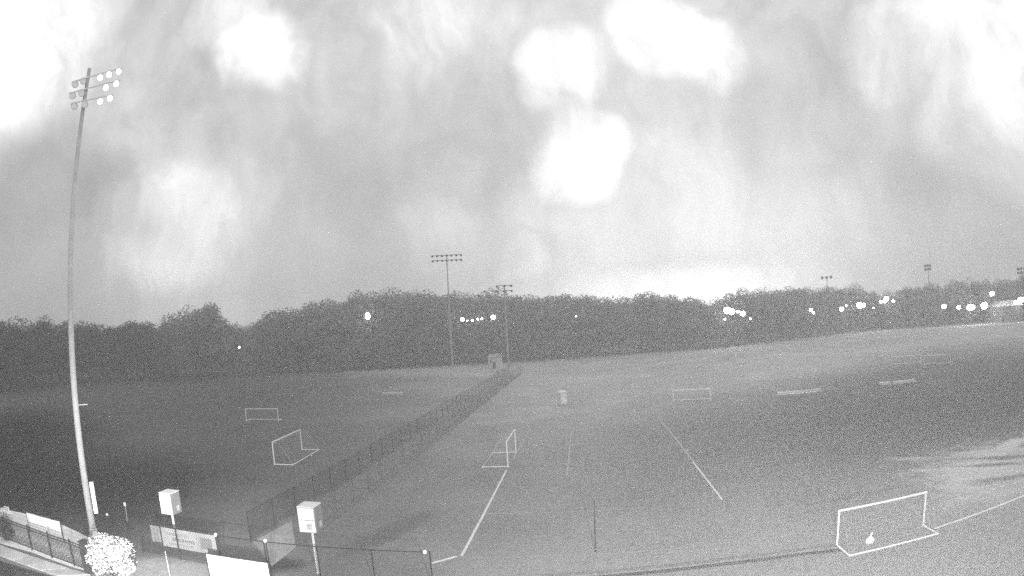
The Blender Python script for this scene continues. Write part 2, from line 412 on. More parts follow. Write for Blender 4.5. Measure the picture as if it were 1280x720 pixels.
SKY = [(-80, 402), (0, 402), (100, 403), (200, 406), (228, 398), (243, 388), (262, 382), (280, 394), (295, 407), (312, 409), (325, 402), (340, 394), (365, 389), (400, 381), (440, 371), (480, 367), (520, 367), (560, 364), (600, 366), (640, 373), (660, 371), (690, 367), (720, 371), (760, 372), (800, 372), (850, 371), (895, 376), (915, 368), (960, 362), (1000, 362), (1040, 360), (1080, 363), (1100, 366), (1128, 362), (1140, 356), (1156, 359), (1200, 354), (1240, 351), (1280, 348), (1370, 342)]
SPECIAL = {262: 'taller rounded tree rising above the low left end of the wood', 1140: 'bushy round topped tree standing proud of the right hand wood line'}
def plant_tree(px, base, top_px, label, group, vi, wide=1.0):
    h = over(base, px, top_px)
    t = thing('tree', label, 'tree', (base.x, base.y, 0), group)
    rz = random.uniform(0, 6.28); sw = h*wide
    mb, cr, tk = VARS[vi]
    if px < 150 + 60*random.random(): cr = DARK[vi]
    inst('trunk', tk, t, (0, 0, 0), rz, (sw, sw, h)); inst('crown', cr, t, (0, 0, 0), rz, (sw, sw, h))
px = -70; n = 0
while px < 1350:
    base = at(px, along(VB, px) - .2); k = base.normalized()
    base = base + k*random.uniform(2, 16)
    sp = [q for q in SPECIAL if abs(q-px) < 5]
    top = along(SKY, px) + (0 if sp else random.choice((-5, -2, 0, 2, 5, 8, 13)))
    left = px < 330
    if sp: lab, grp = SPECIAL.pop(sp[0]), None
    elif px < 330: lab, grp = 'dark leafy tree in the low left stretch of the wood', 'trees in the left stretch of the wood'
    elif px < 880: lab, grp = 'leafy tree in the tall middle stretch of the wood behind the fields', 'trees in the middle stretch of the wood'
    else: lab, grp = 'leafy tree in the right stretch of the wood among the lit lamps', 'trees in the right stretch of the wood'
    plant_tree(px, base, top, lab, grp, random.randrange(8), 1.25 if sp else random.uniform(.8, 1.15))
    px += random.uniform(6.5, 10.5); n += 1
# the rest of the wood, which reads as one mass
def stuff_wood(px_a, px_b, m, label, seed):
    V = []; Fc = []
    rnd = random.Random(seed)
    for row in range(4):
        px = px_a
        while px < px_b:
            base = at(px, along(VB, px)); base = base + base.normalized()*(18 + row*13 + rnd.uniform(-5, 5))
            z0 = min(9, row*1.5)
            h = over(base, px, along(SKY, px) + rnd.choice((-2, 0, 2, 4, 7)) + (2 if row > 1 else 0)) - z0
            mb = VARS[rnd.randrange(8)][0]; rz = rnd.uniform(0, 6.28); cz, sz = math.cos(rz), math.sin(rz); wv_ = h*rnd.uniform(.9, 1.25)
            for f in mb.f[::1 if row == 0 else 2]:
                b = len(V)
                for i in f:
                    x, y, z = mb.v[i]
                    V.append((base.x + (x*cz - y*sz)*wv_, base.y + (x*sz + y*cz)*wv_, z0 + z*h))
                Fc.append((b, b+1, b+2, b+3))
            px += rnd.uniform(11, 16)
    me = bpy.data.meshes.new('woodland'); me.from_pydata(V, [], Fc); me.materials.append(m)
    o = bpy.data.objects.new('woodland', me); COL.objects.link(o); o['kind'] = 'stuff'
    o['label'] = label; o['category'] = 'woodland'
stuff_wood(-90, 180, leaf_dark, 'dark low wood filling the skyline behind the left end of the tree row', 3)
stuff_wood(180, 1370, wood_leaf, 'deep wood filling the skyline behind the middle and right tree rows', 4)

def shrub(px, py, wpx_top, label, leaf, seed, wide, name='bush', n=11, leafn=110, size=.085, core=420, rmin=.14):
    b = at(px, py); h = over(b, px, wpx_top); rnd = random.Random(seed)
    t = thing(name, label, 'bush', (b.x, b.y, 0)); mb = MB(); st = MB()
    for i in range(n):
        an = rnd.uniform(0, 6.28); rr = wide*rnd.uniform(.1, .8); z = h*rnd.uniform(.25, .84)
        k = 1 - .45*(z/h)
        c = (b.x + rr*k*math.cos(an), b.y + rr*k*math.sin(an)*.9, z)
        rd = h*rnd.uniform(rmin, .24)
        leaf_clump(mb, c, (rd*1.2, rd*1.2, rd), leafn, size, rnd, shell=.5)
        st.tube((b.x+rnd.uniform(-.1, .1), b.y+rnd.uniform(-.1, .1), 0), c, .025, .008, 5, False)
    leaf_clump(mb, (b.x, b.y, h*.4), (wide*.75, wide*.75, h*.4), core, size, rnd, shell=.2)
    st.build('stem', bark, t); mb.build('foliage', leaf, t)
shrub(148, 724, 667, 'big bushy shrub shining white at the end of the iron fence', bush_leaf, 23, 1.9, n=36, leafn=190, size=.085, core=260, rmin=.07)
shrub(8, 655, 634, 'low pale shrub behind the left end of the iron fence', bush_leaf, 6, 1.0)
shrub(8, 676, 650, 'dark shrub showing through the left end of the iron fence', dark_leaf, 8, .9)

# ------------------------------------------------------------------ tall floodlight pole, left
def big_pole():
    b = at(118, 670); d0 = math.hypot(b.x, b.y); top = over(b, 113.5, 86)
    t = thing('floodlight_pole', 'tall pale floodlight pole with rows of lamps, standing at the left', 'light pole', b)
    MB().tube((b.x, b.y, 0), (b.x, b.y, top), .25, .14, 16).build('shaft', pale_steel, t, smooth=True)
    MB().lathe([(.42, 0), (.42, .06), (.3, .08), (.3, .5), (.26, .55)], b).build('base_plate', concrete, t)
    rad = Vector((b.x, b.y, 0)).normalized(); side = Vector((rad.y, -rad.x, 0))     # side = to the right of the picture
    def pos(px, py):
        z = over(b, px, py); d = ray(px, py); kk = Vector((d.x, d.y, 0)).normalized()
        s = d0*math.tan(math.atan2(kk.dot(side), kk.dot(rad)))
        return Vector((b.x, b.y, 0)) + side*s + Vector((0, 0, z))
    rows = [[(94, 103, 0), (104, 99, 0), (125, 95, 1), (136, 91, 1), (148, 87, 1)],
            [(91, 117, 0), (102, 114, 0), (132, 107, 1), (145, 102, 1)],
            [(93, 130, 0), (106, 128, 0), (125, 124, 1), (137, 120, 1)]]
    aim = (-rad*.95 + side*.3 + Vector((0, 0, -.5))).normalized()
    for row in rows:
        q = [pos(x, y) for x, y, _ in row]
        a, c = q[0], q[-1]; dd = (c-a).normalized()
        # arm passes the shaft just in front of it
        off = -rad*.22
        MB().bar(a - dd*.3 + off, c + dd*.3 + off, .08, .09).build('crossarm', white_paint, t)
        for (x, y, lit), p_ in zip(row, q):
            c0 = p_ + off + Vector((0, 0, -.28)) - rad*.12
            hd = MB().lathe([(.0, -.42), (.11, -.40), (.16, -.24), (.22, -.04), (.26, .12), (.26, .15), (.24, .15), (.23, .04)], c0, 14, aim).build('floodlight', pale_steel, t, smooth=True)
            MB().lathe([(.0, .085), (.13, .08), (.235, .06)], c0, 14, aim).build('lens', lens_pale if lit else lens_dim, hd)
            MB().tube(p_ + off, c0 - aim*.2, .035, n=6).build('bracket', grey_steel, t)
    # cabinet and small step arm on the shaft
    c = pos(121, 621)
    z0, z1 = pos(123.5, 641).z, pos(117.5, 602).z
    cx = Vector((b.x, b.y, 0)) + side*.44
    cb = MB().box((cx.x, cx.y, (z0+z1)/2), (.30, .22, z1-z0), side).build('cabinet', white_paint, t)
    MB().box((cx.x-rad.x*.115, cx.y-rad.y*.115, (z0+z1)/2), (.24, .02, z1-z0-.14), side).build('cabinet_door', mat('cabinet_grey', .55, .1, 4), cb)
    e = pos(109.5, 505.5)
    MB().bar((b.x, b.y, e.z), (e.x, e.y, e.z), .06, .06).build('step_arm', pale_steel, t)
big_pole()

# ------------------------------------------------------------------ far floodlight poles
def far_pole(px, base_py, top_px, top_py, halfw_px, rows, label, back=0.0, big=1.0):
    b = at(px, base_py); b = b + b.normalized()*back; h = over(b, top_px, top_py)
    t = thing('floodlight_pole', label, 'light pole', b, 'floodlight poles round the fields')
    rad = b.normalized(); side = Vector((rad.y, -rad.x, 0)); hw = halfw_px/F_PX*b.length
    MB().tube((b.x, b.y, 0), (b.x, b.y, h+.3), .30, .16, 10).build('shaft', mat('far_pole_steel', .34, .15, 2, .6), t)
    for r in range(rows):
        z = h - r*1.6
        MB().bar(b - side*hw + Vector((0, 0, z)), b + side*hw + Vector((0, 0, z)), .16, .2).build('crossarm', dark_post, t)
        n = max(3, int(hw*2/1.3))
        for i in range(n):
            p_ = b + side*hw*(2*i/(n-1)-1) + Vector((0, 0, z-.15)) - rad*.3
            MB().lathe([(.0, -.35*big), (.2*big, -.3*big), (.36*big, .05*big), (.40*big, .22*big), (.36*big, .22*big), (0, .12*big)], p_, 8, (-rad*.7+Vector((0, 0, -.7)))).build('floodlight', dark_post, t)
far_pole(565.8, 459.5, 560.2, 319, 18, 2, 'slim far floodlight pole with the widest lamp rack, left of centre')
far_pole(636, 458, 630, 357, 9, 2, 'far floodlight pole just right of the slim pole, rack barely above the trees')
far_pole(1038, 419, 1035.5, 346, 5.5, 1, 'far floodlight pole with flat dark rack over the wood, right of the brightest lamps', 45, 1.9)
far_pole(1165, 409, 1163, 331, 3.0, 2, 'far floodlight pole with a narrow dark head over the right hand wood', 40, 1.7)
far_pole(1281, 402, 1277.5, 335, 4, 2, 'far floodlight pole cut by the right edge of the picture', 40, 1.7)

# ------------------------------------------------------------------ goals
def goal(fl, fr, tops, back, label, group='soccer goals on the fields', r=.055, depth=1.6, cell=.2, h=None, nets=True, strand=.0035):
    A, B = (at(*fl), at(*fr))
    if h is None: h = (over(A, *tops[0]) + over(B, *tops[1]))/2
    u = (B-A).normalized(); bn = Vector((-u.y, u.x, 0))
    if bn.dot(back) < 0: bn = -bn
    t = thing('soccer_goal', label, 'soccer goal', (A+B)/2, group)
    Z = Vector((0, 0, 1)); zr = Z*r
    for P in (A, B): MB().tube(P, P+Z*h, r, n=10).build('goal_post', white_paint, t, smooth=False)
    MB().tube(A+Z*h-u*r, B+Z*h+u*r, r, n=10).build('crossbar', white_paint, t)
    rb = r*.85
    for P in (A, B): MB().tube(P+zr, P+bn*depth+zr, rb, n=8).build('ground_bar', white_paint, t)
    MB().tube(A+bn*depth+zr-u*r, B+bn*depth+zr+u*r, rb, n=8).build('back_bar', white_paint, t)
    tdp = depth*.34
    for P in (A, B):
        MB().path([P+Z*(h-r), P+Z*(h-r*1.5)+bn*tdp, P+bn*(depth-.02)+zr], r*.42, 6).build('net_support', grey_steel, t)
    if nets:
        nb = MB()
        def sheet(p00, p10, p01, p11):
            w_, v_ = (p10-p00).length, (p01-p00).length
            n1, n2 = max(2, int(w_/cell)), max(2, int(v_/cell))
            for i in range(n1+1): nb.tube(p00.lerp(p10, i/n1), p01.lerp(p11, i/n1), strand, n=3, cap=False)
            for j in range(n2+1): nb.tube(p00.lerp(p01, j/n2), p10.lerp(p11, j/n2), strand, n=3, cap=False)
        T0, T1 = A+Z*h+bn*tdp, B+Z*h+bn*tdp; D0, D1 = A+bn*depth+zr, B+bn*depth+zr
        sheet(T0, T1, D0, D1); sheet(A+Z*h, B+Z*h, T0, T1)
        for a, tt, dd in ((A, T0, D0), (B, T1, D1)): sheet(a+Z*h, tt, a+zr, dd)
        nb.build('net', net_cord, t, kind='stuff')
    return A, B, bn, h
toward = Vector((0, -1, 0))
gA, gB, gn, gh = goal((1046, 683), (1153.8, 658), ((1049.5, 638), (1158.5, 616)), toward, 'large white soccer goal at the lower right, its back to the camera', r=.062, depth=1.55)
goal((635, 584), (645, 566), ((632.5, 552), (642.5, 537)), Vector((-1, 0, 0)), 'white soccer goal seen edge on near the middle of the field', r=.065, depth=2.35)
goal((343.3, 581), (377.5, 562.5), ((340.6, 550.5), (376.2, 539)), Vector((1, .2, 0)), 'white soccer goal on the left field, seen at a slant', r=.06, depth=2.1)
goal((308, 526.5), (348, 526.5), ((308, 511), (348, 511)), Vector((0, 1, 0)), 'dim soccer goal behind the slanted one on the left field', r=.055, depth=1.6, strand=.004, cell=.3)
goal((842, 503), (888, 501), ((841, 488), (887, 486)), Vector((0, 1, 0)), 'soccer goal on the right field, left of the first aluminium bench', r=.09, depth=1.6, cell=.3)
goal((791, 486), (822, 483), ((791, 472), (821, 469)), Vector((0, 1, 0)), 'faint far soccer goal right of the pale portable cabin', r=.05, depth=1.6, cell=.35)
goal((949, 486.5), (940, 482), ((948, 475), (939, 472)), Vector((1, 0, 0)), 'small soccer goal seen edge on behind the right hand benches', r=.06, depth=1.6, cell=.3)
goal((1114, 457), (1151, 454.5), ((1113.5, 446), (1150.5, 443.5)), Vector((0, 1, 0)), 'left of the two faint farthest goals on the right field', r=.07, depth=2, cell=.4)
goal((1156, 457), (1188, 455), ((1155.5, 445), (1187.5, 442.5)), Vector((0, 1, 0)), 'right of the two faint farthest goals on the right field', r=.06, depth=2, cell=.4)

# white bag lying inside the large goal
b = at(1087, 680); bgm = MB(); rnd = random.Random(4)
t = thing('kit_bag', 'small white bag lying inside the large goal', 'bag', b)
vs = []; fs = []; nn, mm = 12, 8
for i in range(mm+1):
    ph = math.pi*i/mm
    for kk in range(nn):
        th = 2*math.pi*kk/nn; q = 1 + .12*math.sin(3*th+ph*2)
        vs.append((b.x+.30*q*math.sin(ph)*math.cos(th), b.y+.18*q*math.sin(ph)*math.sin(th), max(.01, .20+.22*math.cos(ph))))
for i in range(mm):
    for kk in range(nn): fs.append((i*nn+kk, i*nn+(kk+1) % nn, (i+1)*nn+(kk+1) % nn, (i+1)*nn+kk))
bgm.add(vs, fs); bgm.build('sack', white_vinyl, t, smooth=True)
MB().tube((b.x, b.y, .38), (b.x+.14, b.y+.02, .66), .09, .04, 8).build('tied_neck', white_vinyl, t)

# ------------------------------------------------------------------ benches
def bench(l, r_, label):
    A, B = at(*l), at(*r_); u = (B-A).normalized(); n = Vector((-u.y, u.x, 0)); Z = Vector((0, 0, 1)); A = A - n*.0
    t = thing('bench', label, 'bench', (A+B)/2, 'aluminium benches beside the fields')
    for k in (-1, 1): MB().bar(A+n*.13*k+Z*.45, B+n*.13*k+Z*.45, .24, .05).build('seat_plank', aluminium, t)
    MB().bar(A+n*.36+Z*.68, B+n*.36+Z*.68, .05, .22).build('backrest', aluminium, t)
    for s in (.08, .5, .92):
        P = A.lerp(B, s)
        l_ = MB(); l_.tube(P-n*.2, P-n*.2+Z*.42, .03, n=6); l_.tube(P+n*.32, P+n*.36+Z*.7, .03, n=6); l_.bar(P-n*.26+Z*.40, P+n*.34+Z*.40, .05, .05)
        l_.build('leg_frame', grey_steel, t)
bench((478, 495.5), (503, 494.8), 'pale bench alone on the far left field')
bench((972, 497), (1005, 494.8), 'bright bench left of its dimmer twin on the right field')
bench((1007, 494.6), (1027, 492), 'dimmer bench end to end with a brighter one on the right field')
bench((1117, 483.5), (1145, 480), 'brightest bench, farthest right, out on the right field')
bench((1100, 484.5), (1113.5, 483.5), 'short dim bench just left of the brightest bench')

# ------------------------------------------------------------------ number boxes on poles
def field_box(base, bot, px_l, px_r, px_t, label, size):
    b = at(*base); z0, z1 = over(b, *bot), over(b, *px_t)
    t = thing('field_sign', label, 'sign', b, 'box signs on poles')
    MB().tube((b.x, b.y, 0), (b.x, b.y, z0+.2), .07, .07, 10).build('pole', white_paint, t)
    h = z1-z0; yaw = size[1]; x = Vector((math.cos(yaw), math.sin(yaw), 0)); y = Vector((-x.y, x.x, 0)); s = size[0]
    cen = Vector((b.x, b.y, z0+h/2))
    core = MB().box(cen, (s, s, h), x).build('sign_box', mat('box_frame', .35, .1, 3, .6), t)
    for nx_, uu in ((y, x), (-y, x), (x, y), (-x, y)):
        for k in (-1, 1):
            MB().box(cen + nx_*(s/2+.012) + Vector((0, 0, k*h*.245)), (s*.95, .024, h*.46), uu).build('panel', white_vinyl if (nx_ - (-y)).length < .1 else mat('sign_panel_shaded', .24, .10, 2.5, .6), core)  # one face white, the others grey: shade put into the panel colour
        # faint printed block, unreadable at this distance
        MB().box(cen + nx_*(s/2+.026) + uu*s*.12 + Vector((0, 0, -h*.25)), (s*.30, .006, h*.24), uu).build('print', mat('faded_print', .50, .2, 6, .8), core)
    MB().box(cen+Vector((0, 0, h/2+.02)), (s*1.02, s*1.02, .04), x).build('lid', white_paint, core)
def yaw_for(px, py, turn):
    d = ray(px, py); return math.atan2(-d.x, d.y)*1.0 + turn
field_box((397.9, 717), (391, 662), 376, 405, (389, 631), 'white box sign on a white pole behind the front fence', (.98, yaw_for(390, 645, R(-26))))
field_box((222, 682), (216.5, 640.5), 202, 229, (214.5, 614.5), 'panelled box sign on a pole behind the printed banner', (.95, yaw_for(215, 626, R(-40))))

# ------------------------------------------------------------------ fences
def chain_fence(P, h, name, label, post_every, screen=None, scr_name='windscreen', mesh_cell=None, caps=(), postm=dark_post, top=True, r=.035, gap=.08):
    A, B = P; u = (B-A).normalized(); n = Vector((-u.y, u.x, 0)); Z = Vector((0, 0, 1)); Ln = (B-A).length
    t = thing(name, label, 'fence', A)
    k = max(1, round(Ln/post_every)); q = [A.lerp(B, i/k) for i in range(k+1)]
    pm = MB().tube((0, 0, 0), (0, 0, h+.05), r, n=8).mesh('fence_post', postm)
    for a in q: inst('fence_post', pm, t, a-A)
    for a, b in zip(q, q[1:]):
        if top: MB().tube(a+Z*h, b+Z*h, r*.7, n=6).build('top_rail', postm, t)
        if screen:
            s = MB(); nn = 6
            for i in range(nn):                      # the cloth sags a little between its ties
                f0, f1 = i/nn, (i+1)/nn
                sag0, sag1 = .05*math.sin(math.pi*f0), .05*math.sin(math.pi*f1)
                a0, a1 = a.lerp(b, f0)+n*(.05+.04*math.sin(f0*9+a.y)), a.lerp(b, f1)+n*(.05+.04*math.sin(f1*9+a.y))
                s.poly([a0+Z*gap, a1+Z*gap, a1+Z*(h-.06-sag1), a0+Z*(h-.06-sag0)])
            s.build(scr_name, screen, t)
        if mesh_cell:
            c = mesh_cell; s = MB(); W = (b-a).length
            for i in range(int(-h/c), int(W/c)+1):
                for sg in (1, -1):
                    x0, z0, x1, z1 = i*c, .05, i*c+h-.05, h
                    if sg < 0: x0, x1 = W-x0, W-x1
                    lo, hi = sorted(((x0, z0), (x1, z1)))
                    def clip(p_, o_):
                        if p_[0] < 0: f = (0-p_[0])/(o_[0]-p_[0]); return (0, p_[1]+f*(o_[1]-p_[1]))
                        if p_[0] > W: f = (W-p_[0])/(o_[0]-p_[0]); return (W, p_[1]+f*(o_[1]-p_[1]))
                        return p_
                    p0, p1 = clip(lo, hi), clip(hi, lo)
                    if abs(p1[0]-p0[0]) < .02: continue
                    s.tube(a+u*p0[0]+Z*p0[1]+n*.03*sg*.3, a+u*p1[0]+Z*p1[1]+n*.03*sg*.3, .0035, n=3, cap=False)
            s.build('chain_link', mat('fence_wire', .05, .1, 4), t, kind='stuff')
    return t, q
chain_fence((LA, LB), 2.0, 'screened_fence', 'long fence with dark windscreen, left side of the path between fields', 3.2, screen_dark, postm=fence_grey, r=.03)
chain_fence((FA, FB), 1.9, 'screened_fence', 'long fence with thin see-through windscreen, right side of the path between fields', 3.2, screen_thin, postm=fence_mid, r=.03)
# long grass left standing along the foot of the right fence
q = MB(); q.poly([(*(FA-fn*.45).xy, .014), (*(FB-fn*.7).xy, .014), (*(FB+fn*.3).xy, .014), (*(FA+fn*.25).xy, .014)])
struct(q.build('long_grass', mat('long_grass', .20, .4, 2.5, .95)))
# front fence with banners
a, b = at(172, 652.5, 2.0), at(537, 690, 2.0); a.z = b.z = 0
m1 = at(329.4, 677, 2.0); m1.z = 0
ft, fq = chain_fence((a, m1), 2.0, 'chain_link_fence', 'front wire fence carrying the printed banner, left of the gap', 3.3, None, mesh_cell=.16, r=.045, postm=fence_grey)
ft2, fq2 = chain_fence((m1 + (b-m1).normalized()*.14, b), 2.0, 'chain_link_fence', 'front wire fence past the box sign, ending at the white corner line', 3.2, None, mesh_cell=.16, r=.04, postm=fence_grey)
def post_cap(parent, px, py, z):
    q = at(px, py, z); MB().sphere((q.x, q.y, z), .11, n=10, m=6).build('post_cap', mat('cap_white', .85, .03, 3, .4), parent)
post_cap(ft2, 331.5, 676.0, 2.05); post_cap(ft2, 531, 690, 2.02); post_cap(ft, 269.5, 668.5, 2.03)
# dark cloth below and beside the banners
def banner(tl, tr, ztop, zbot, m, name, label, off=.0, posts=True, parent=None, th=.02, base_from_top=None):
    A, B = at(*tl, ztop), at(*tr, ztop); A.z = B.z = 0
    u = (B-A).normalized(); n = Vector((u.y, -u.x, 0))
    if n.y > 0: n = -n
    A = A + n*off; B = B + n*off
    t = thing(name, label, 'banner', (A+B)/2)
    s = MB(); nn = 10; pts = []
    for i in range(nn+1):
        q = A.lerp(B, i/nn) + n*.015*math.sin(i*1.7)
        pts.append(q)
    for i in range(nn):
        for sg in (0, 1):
            o = n*(th*sg)
            q = [pts[i]+o+Vector((0, 0, zbot)), pts[i+1]+o+Vector((0, 0, zbot)), pts[i+1]+o+Vector((0, 0, ztop)), pts[i]+o+Vector((0, 0, ztop))]
            s.poly(q if sg else q[::-1])
    s.poly([pts[0]+Vector((0, 0, zbot)), pts[0]+n*th+Vector((0, 0, zbot)), pts[0]+n*th+Vector((0, 0, ztop)), pts[0]+Vector((0, 0, ztop))])
    s.poly([pts[-1]+Vector((0, 0, zbot)), pts[-1]+n*th+Vector((0, 0, zbot)), pts[-1]+n*th+Vector((0, 0, ztop)), pts[-1]+Vector((0, 0, ztop))])
    s.build('sheet', m, t)
    if posts:
        for q in (A - u*.06, B + u*.06): MB().tube(q-n*.03, q-n*.03+Vector((0, 0, ztop+.04)), .045, n=8).build('post', dark_post, t)
        MB().tube(A-n*.03+Vector((0, 0, ztop+.02)), B-n*.03+Vector((0, 0, ztop+.02)), .03, n=6).build('top_rail', dark_post, t)
    return t, A, B, u, n
def print_mat():
    return mat('print_grey', .22, .25, 9, .8)
bt, A, B, u, n = banner((201, 656.5), (268.5, 667.3), 1.96, .66, mat('banner_vinyl', .40, .08, 2, .6), 'printed_banner', 'pale banner with faded print on the front wire fence', .05, False)
W = (B-A).length; rnd = random.Random(12)
def mark(fx0, fx1, z0, z1, m):
    q = A + u*W*(fx0+fx1)/2 + n*.045
    MB().box((q.x, q.y, (z0+z1)/2), (W*(fx1-fx0), .008, z1-z0), u).build('print', m, bt)
pm = print_mat(); pl = mat('print_pale', .30, .15, 9, .8)
for z0, z1, x0, x1, m in ((1.44, 1.62, .10, .55, pl), (1.10, 1.32, .20, .62, pm), (.84, .98, .12, .60, pl)):
    x = x0
    while x < x1:
        wd = rnd.uniform(.015, .05); mark(x, min(x+wd, x1), z0 + rnd.uniform(0, .03), z1 - rnd.uniform(0, .03), m); x += wd + .012
mark(.66, .672, .7, 1.92, pl); mark(.74, .93, .95, 1.62, pm); mark(.70, .73, .8, 1.7, pl)
banner((187.5, 655), (199, 656.3), 1.90, .80, mat('banner_side', .26, .15, 4, .7), 'small_banner', 'small dim banner at the left end of the printed banner', .05, False)
banner((258, 692.5), (334, 704), 1.62, .35, white_vinyl, 'blank_banner', 'blank glaring white banner between dark posts at the bottom edge', 0, True)
banner((33, 640.5), (74, 652), 1.45, .45, white_vinyl, 'blank_banner', 'white blank banner behind the black iron fence', 0, True)
# dark cloth strip hung along the foot of the front fence, under the banner
for a_, b_ in zip(fq, fq[1:]):
    s = MB(); uu = (b_-a_).normalized(); nn_ = Vector((-uu.y, uu.x, 0))*.04
    s.poly([a_+nn_+Vector((0, 0, .05)), b_+nn_+Vector((0, 0, .05)), b_+nn_+Vector((0, 0, .72)), a_+nn_+Vector((0, 0, .72))])
    s.build('skirt', screen_dark, ft)

# ------------------------------------------------------------------ small stakes
def stake(base, top, m, label, r=.03, cap=True):
    b = at(*base); h = over(b, *top); t = thing('marker_stake', label, 'stake', b)
    MB().tube(b, b+Vector((0, 0, h)), r, r*.8, 8).build('shaft', m, t)
    if cap: MB().box(b+Vector((0, 0, h-.13)), (.15, .06, .26)).build('flag', white_paint, t)
stake((159.5, 651), (156.3, 628), grey_steel, 'thin pale stake with a small tag right of the tall floodlight pole')
stake((744.5, 690), (738.8, 626), mat('weathered_post', .07, .2, 5), 'lone thin dark post standing on the near right field', .04, False)
stake((213, 722), (197, 690), white_paint, 'thin white stake at the bottom edge, right of the white shrub', .022, False)
b = at(134, 645); t = thing('ball', 'white ball lying beside the foot of the tall floodlight pole', 'ball', b)
MB().sphere((b.x, b.y, .11), .11, n=14, m=9).build('skin', white_paint, t, smooth=True)

# ------------------------------------------------------------------ small buildings
def portable_cabin():
    b = at(704, 506); h = over(b, 703, 488); x = Vector((1, .15, 0)).normalized(); y = Vector((-x.y, x.x, 0)); w_ = 1.25
    t = thing('portable_cabin', 'pale narrow portable cabin standing on the right field', 'cabin', b)
    MB().box((b.x, b.y, .14+(h-.4)/2), (w_, w_, h-.4), x).build('wall', shed_paint, t)
    d = MB().box(b - y*(w_/2+.02) + Vector((0, 0, .2+(h-.6)/2)), (w_*.72, .03, h-.66), x).build('door', white_paint, t)
    MB().box(b - y*(w_/2+.05) + x*.3 + Vector((0, 0, h*.5)), (.06, .04, .18), x).build('handle', dark_post, d)
    MB().box((b.x, b.y, .07), (w_*1.05, w_*1.05, .14), x).build('skid', grey_steel, t)
    MB().add([b+x*w_*.54*i+y*w_*.54*j+Vector((0, 0, h-.26)) for i, j in ((-1, -1), (1, -1), (1, 1), (-1, 1))] + [b+x*w_*.3*i+y*w_*.3*j+Vector((0, 0, h)) for i, j in ((-1, -1), (1, -1), (1, 1), (-1, 1))],
             [(0, 1, 5, 4), (1, 2, 6, 5), (2, 3, 7, 6), (3, 0, 4, 7), (4, 5, 6, 7), (3, 2, 1, 0)]).build('roof', white_paint, t)
    MB().tube(b+x*.45+y*.45+Vector((0, 0, h-.3)), b+x*.45+y*.45+Vector((0, 0, h+.25)), .05, n=8).build('vent_pipe', grey_steel, t)
portable_cabin()
def hut(px_l, px_r, base_py, eave_py, name, label, wallm, roofm, dep=5.0, back=0.0):
    A, B = at(px_l, base_py), at(px_r, base_py); A += A.normalized()*back; B += B.normalized()*back
    h = over((A+B)/2, (px_l+px_r)/2, eave_py); u = (B-A).normalized(); n = Vector((-u.y, u.x, 0)); Z = Vector((0, 0, 1)); C = (A+B)/2 + n*dep/2; Wd = (B-A).length
    t = thing(name, label, 'building', (C.x, C.y, 0))
    MB().box(C+Z*h/2, (Wd, dep, h), u).build('wall', wallm, t)
    e = .35; rz = h + dep*.28
    q = [C+u*(s*(Wd/2+e))+n*(k*(dep/2+e))+Z*(h-.06) for s in (-1, 1) for k in (-1, 1)]; rg = [C+u*(s*(Wd/2+e))+Z*rz for s in (-1, 1)]
    MB().add(q+rg, [(0, 2, 5, 4), (1, 4, 5, 3), (0, 4, 1), (2, 3, 5), (0, 1, 3, 2)]).build('roof', roofm, t)
    d = MB().box(C-n*(dep/2+.03)+u*Wd*.2+Z*min(1.05, h*.42), (min(1.0, Wd*.4), .05, min(2.1, h*.84)), u).build('door', dark_post, t)
    f = MB().box(C-n*(dep/2+.03)-u*Wd*.2+Z*h*.6, (min(1.2, Wd*.3), .06, h*.28), u).build('window', white_paint, t)
    MB().box(C-n*(dep/2+.065)-u*Wd*.2+Z*h*.6, (min(1.2, Wd*.3)*.8, .02, h*.22), u).build('pane', dark_post, f)
hut(611, 621, 461, 446, 'storage_shed', 'narrow pale shed at the foot of the wood beyond the long fences', shed_paint, roof_grey, 3.0)
hut(1236, 1262, 402.5, 383, 'pavilion', 'low pavilion with pale roof beside the bright lamps at the far right', mat('pavilion_wall', .2, .15, 1, .8), mat('pale_roof', .75, .1, 1, .6), 7.0, -4)

# ------------------------------------------------------------------ lit lamps at the edge of the wood
def lamp(heads, label, group='lit lamps along the wood edge', tall=False):
    px, py = heads[0][0], max(h_[1] for h_ in heads)
    b = at(px+1, along(VB, px)); b -= b.normalized()*3
    rad = b.normalized(); side = Vector((rad.y, -rad.x, 0)); D = b.length
    t = thing('lit_lamp', label, 'lamp', b, group)
    zs = [over(b, x, y) for x, y, _ in heads]
    MB().tube(b, b+Vector((0, 0, max(zs))), .12, .07, 8).build('pole', dark_post, t)
    for (x, y, r), z in zip(heads, zs):
        d = ray(x, y); kk = Vector((d.x, d.y, 0)).normalized(); s = D*math.tan(math.atan2(kk.dot(side), kk.dot(rad)))
        q = b + side*s + Vector((0, 0, z)) - rad*.25
        rr = r/F_PX*D
        if abs(s) > .2: MB().bar(b+Vector((0, 0, z)), q, .08, .08).build('arm', dark_post, t)
        hd = MB().sphere(q, rr, sz=1.5 if tall else .9, n=12, m=8).build('globe', lamp_lit, t)
        MB().lathe([(rr*.5, 0), (rr*.45, rr*.18), (.0, rr*.28)], q + Vector((0, 0, rr*(1.45 if tall else .85))), 10).build('hood', dark_post, hd)
lamp([(459.5, 395, 3.0)], 'tall oval lit lamp alone before the wood, left of the slim far floodlight pole', tall=True)
lamp([(299, 434, 1.2)], 'tiny lit lamp low in the dark left end of the wood')
lamp([(578, 399, 2.3), (584, 401, 1.0)], 'lit lamp with a small second globe, just right of the slim far floodlight pole')
lamp([(590.5, 400.5, 1.2), (597, 399, 1.3), (602, 398.5, 1.3)], 'row of three small dim globes between two brighter lamps')
lamp([(616.5, 396.5, 2.8)], 'single bright round lamp right of the row of small globes')
lamp([(720, 395, 1.0)], 'faint tiny lamp alone in the middle of the wood')
